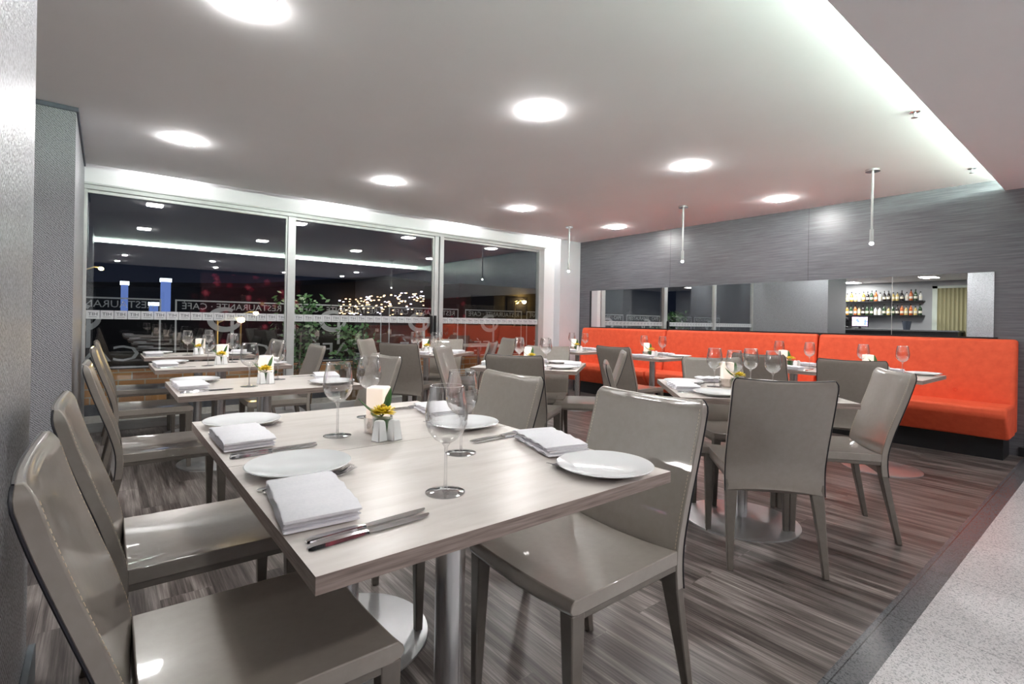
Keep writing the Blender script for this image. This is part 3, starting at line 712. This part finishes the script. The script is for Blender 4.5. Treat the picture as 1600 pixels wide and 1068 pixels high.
# ---------------------------------------------------------------- terrace and night outside
YT = 7.35
struct('floor_terrace', MB().box(-3, 11, YW + .035, YT + .3, -.08, -.02).build('floor_terrace', CONC, smooth=False), 'pale terrace paving outside the windows').name = 'floor_back'
tag(MB().box(-3, 11, YT + .02, YT + .22, -.02, .47).build('brick_parapet', BRICK, smooth=False), 'low orange brick parapet on the terrace edge', 'wall')
tag(MB().box(-3, 11, YT - .03, YT + .02, -.02, .10).build('parapet_kerb', GREYP, smooth=False), 'dark grey kerb along the foot of the brick parapet', 'kerb')
def mk_bal():
    t = thing('glass_balustrade', '', 'glass panel')
    Lb = 1.29
    MB().box(-.03, Lb + .03, .0, .012, .47, 1.40).build('pane', RPANE, t, smooth=False)
    fm = MB(); zt, zb, q = 1.315, .50, .018
    for a in ((0, Lb, zt - q, zt), (0, q, zb, zt - q), (Lb - q, Lb, zb, zt - q), (0, Lb, zb, zb + q)): fm.box(a[0], a[1], -.004, -.002, a[2], a[3])
    fm.build('sign_outline', FROSTL, t, smooth=False)
    tx = MB(); add_text(tx, 'RESTAURANTE · CAFÉ', .115, Lb / 2, 1.235, -.005, mirror=True, sx=1.02); tx.build('lettering', FROSTL, t, smooth=False, recalc=False)
    lg = MB()
    cx, cz = Lb * .42, 1.08
    ringo = []
    for k in range(41):
        a = math.radians(60 + 300 * k / 40); wd = .022 + .014 * math.sin(math.pi * k / 40)
        ringo.append(((cx + (.17 + wd) * math.cos(a), -.003, cz + (.13 + wd) * math.sin(a)), (cx + (.17 - wd) * math.cos(a), -.003, cz + (.13 - wd) * math.sin(a))))
    vs = [(lg.bm.verts.new(a), lg.bm.verts.new(b)) for a, b in ringo]
    for p, q2 in zip(vs, vs[1:]): lg.bm.faces.new((p[0], q2[0], q2[1], p[1]))
    lg.box(cx + .06, cx + .10, -.004, -.002, .74, 1.06)
    lg.build('logo', FROSTL, t, smooth=False)
    tx = MB(); add_text(tx, 'CAFÉ', .26, Lb / 2, .66, -.005, mirror=True, sx=1.5); tx.build('word', FROSTL, t, smooth=False, recalc=False)
    return t
BAL = Kind(mk_bal)
for i, (x, nm) in enumerate(((-.77, 'partly hidden by the left wall'), (.66, 'behind the left window'), (2.05, 'left of the middle window'), (3.46, 'crossing the paired mullion'), (4.89, 'behind the right window'), (6.3, 'reaching past the corner column'))):
    BAL.put((x, YT + .03, 0), 0, 'glass terrace panel with mirrored sign lettering, ' + nm, 'signed glass balustrade panels')
# potted shrubs on the terrace
def shrub(x, y, h, r, n, label, seed):
    t = thing('potted_shrub', label, 'plant', (x, y, -.02)); rr = random.Random(seed)
    MB().loft([[(a * s_ * .15, b * s_ * .15, z) for a, b in ((-1, -1), (1, -1), (1, 1), (-1, 1))] for z, s_ in ((0, .85), (.42, 1.0))]).build('planter', M_noise('brown_wood_planter', (.14, .08, .04), (.22, .13, .06), 8, .7, (1, 1, 6)), t, bevel=.008)
    MB().tube([(0, 0, .4), (.02, .01, h * .7)], .012, 6).build('stem', EDGE, t)
    m = MB()
    for k in range(n):
        c = Vector((rr.gauss(0, r * .45), rr.gauss(0, r * .35), .45 + rr.random() * (h - .35))); d = Vector((rr.uniform(-1, 1), rr.uniform(-1, 1), rr.uniform(-.6, .7))).normalized(); e = d.orthogonal().normalized()
        l = rr.uniform(.05, .11); wd = l * .28
        p = [c, c + d * l * .5 + e * wd, c + d * l, c + d * l * .5 - e * wd]; m.bm.faces.new([m.bm.verts.new(v) for v in p])
    m.build('foliage', M_noise('shrub_leaf', (.02, .08, .025), (.08, .19, .06), 5, .5), t, recalc=False); return t
shrub(2.0, 6.95, 1.35, .32, 420, 'leafy green shrub in a wooden planter behind the left mullion', 1)
shrub(2.75, 7.0, .95, .30, 300, 'low leafy green shrub outside the middle window', 2)
# terrace table and chair
t = thing('terrace_table', 'small dark-edged table out on the terrace', 'table', (4.75, 6.75, -.02))
MB().box(-.36, .36, -.28, .28, .73, .755).build('tabletop', TOP, t, smooth=False); MB().lathe([(.03, .73), (.03, .01)], 20).build('pole', STEEL, t); MB().lathe([(0, 0), (.22, 0), (.22, .008), (.03, .014)], 32).build('base_disc', STEELD, t)
chair(4.42, 5.55, 168, 'taupe leather chair turned to the right window, beyond the middle tables')
# far buildings, street lamps, hillside lights, towers
tag(MB().box(5.5, 22, 13.0, 13.3, -3, .95).build('street_wall', M_noise('red_street_wall', (.10, .016, .013), (.16, .024, .018), 1.2, .7), smooth=False), 'long red wall across the street', 'wall')
b = thing('dark_building', 'unlit building across the street beyond the right window', 'building', (20.5, 24, -3))
MB().box(-5, 7, 0, 4, 0, 6.2).build('facade', M_noise('dark_facade', (.03, .028, .028), (.05, .045, .045), 1, .8), b, smooth=False)
wn = MB()
for k in range(4): wn.box(-4.2 + 2.6 * k, -2.6 + 2.6 * k, -.05, 0, 4.6, 5.6)
wn.build('shop_window', mat('dark_shop_glass', (.02, .02, .03), .1), b, smooth=False)
def mk_slamp():
    t = thing('street_lamp', '', 'street lamp')
    MB().lathe([(.10, -4), (.07, 1), (.05, 5.9)], 12).build('pole', mat('lamp_post_paint', (.45, .40, .28), .5, emit=None), t)
    MB().tube([(0, 0, 5.8), (.4, 0, 6.0), (.7, 0, 5.98)], .04, 8).build('arm', ALU, t)
    MB().lathe([(0, 5.80), (.10, 5.84), (.13, 5.92), (.08, 5.99), (0, 6.0)], 14, c=(.75, 0)).build('lamp_head', emis('sodium_glow', (1, .62, .18), 34), t); return t
SL = Kind(mk_slamp)
for (px, py, pz), l in zip([(19.2, 23.6, -3.6), (5.6, 30, -4.6), (3.0, 20, -4.9), (-1.0, 40, -2.0)], ['lit amber street lamp seen beside the corner column', 'lit amber street lamp beyond the middle window', 'low amber street lamp beyond the middle table by the window', 'distant amber street lamp beyond the left window']):
    SL.put((px, py, pz), 0, l, 'street lamps')
m = MB(); m.loft([[(x, 92, -6), (x, 98, -6), (x, 98, h_), (x, 92, h_ - 1)] for x, h_ in ((-80, 2), (-20, 5), (20, 7), (45, 10), (70, 9), (100, 7), (160, 6))])
m.loft([[(x, 76, -6), (x, 82, -6), (x, 82, h_), (x, 76, h_)] for x, h_ in ((-40, 1.0), (0, 1.3), (10, 1.15), (24, .9))])
tag(m.build('hillside', NIGHT), 'black hillside and low ridge far behind the terrace', 'hill')
m = MB(); rc = random.Random(11)
for k in range(190):
    x = 33 + rc.random() * 26; z = 1.8 + rc.random() * 6.5 * (.45 + .5 * (x - 33) / 26); s = rc.uniform(.04, .09)
    m.box(x - s, x + s, 90.6, 91.15, z - s, z + s, mi=rc.choice([0, 0, 1]))
tag(m.build('hillside_lights', None, smooth=False, mats=[emis('warm_house_light', (1, .55, .25), 1.3), emis('white_house_light', (.9, .8, 1), 1.1)]), 'scatter of warm town lights on the dark hillside', 'town lights', kind='stuff')
def tower(x, y, w_, h_, label):
    t = thing('lit_tower', label, 'tower', (x, y, -5))
    MB().box(-w_ / 2, w_ / 2, -w_ / 2, w_ / 2, 0, h_ + 5).build('shaft', mat('blue_floodlit_stone', (.02, .03, .08), .6, emit=(.22, .34, .85), es=.10), t, smooth=False)
    MB().box(-w_ / 2 - .1, w_ / 2 + .1, -w_ / 2 - .1, w_ / 2 + .1, h_ + 5, h_ + 5.5).build('crown', emis('tower_crown_light', (.8, .9, 1), .5), t, smooth=False)
tower(2.0, 88, .8, 5.2, 'blue lit tower with a bright crown, the left one'); tower(6.7, 88, 1.15, 5.9, 'blue lit tower, the taller right one')
tower(5.2, 86, 1.0, 2.4, 'low blue lit block beside the right tower')
area('terrace_fill', (2.2, 6.8, 2.7), .5, 5, (1, .9, .75), sy=.3); area('terrace_fill', (7.5, 7.0, 2.7), .5, 7, (1, .75, .5), sy=.3)  # added fill lights above the terrace, without fixtures
area('street_fill', (12, 9.5, 4.5), 2, 45, (1, .55, .28), rot=(math.radians(55), 0, 0))  # added fill on the red wall, standing in for street lamp light
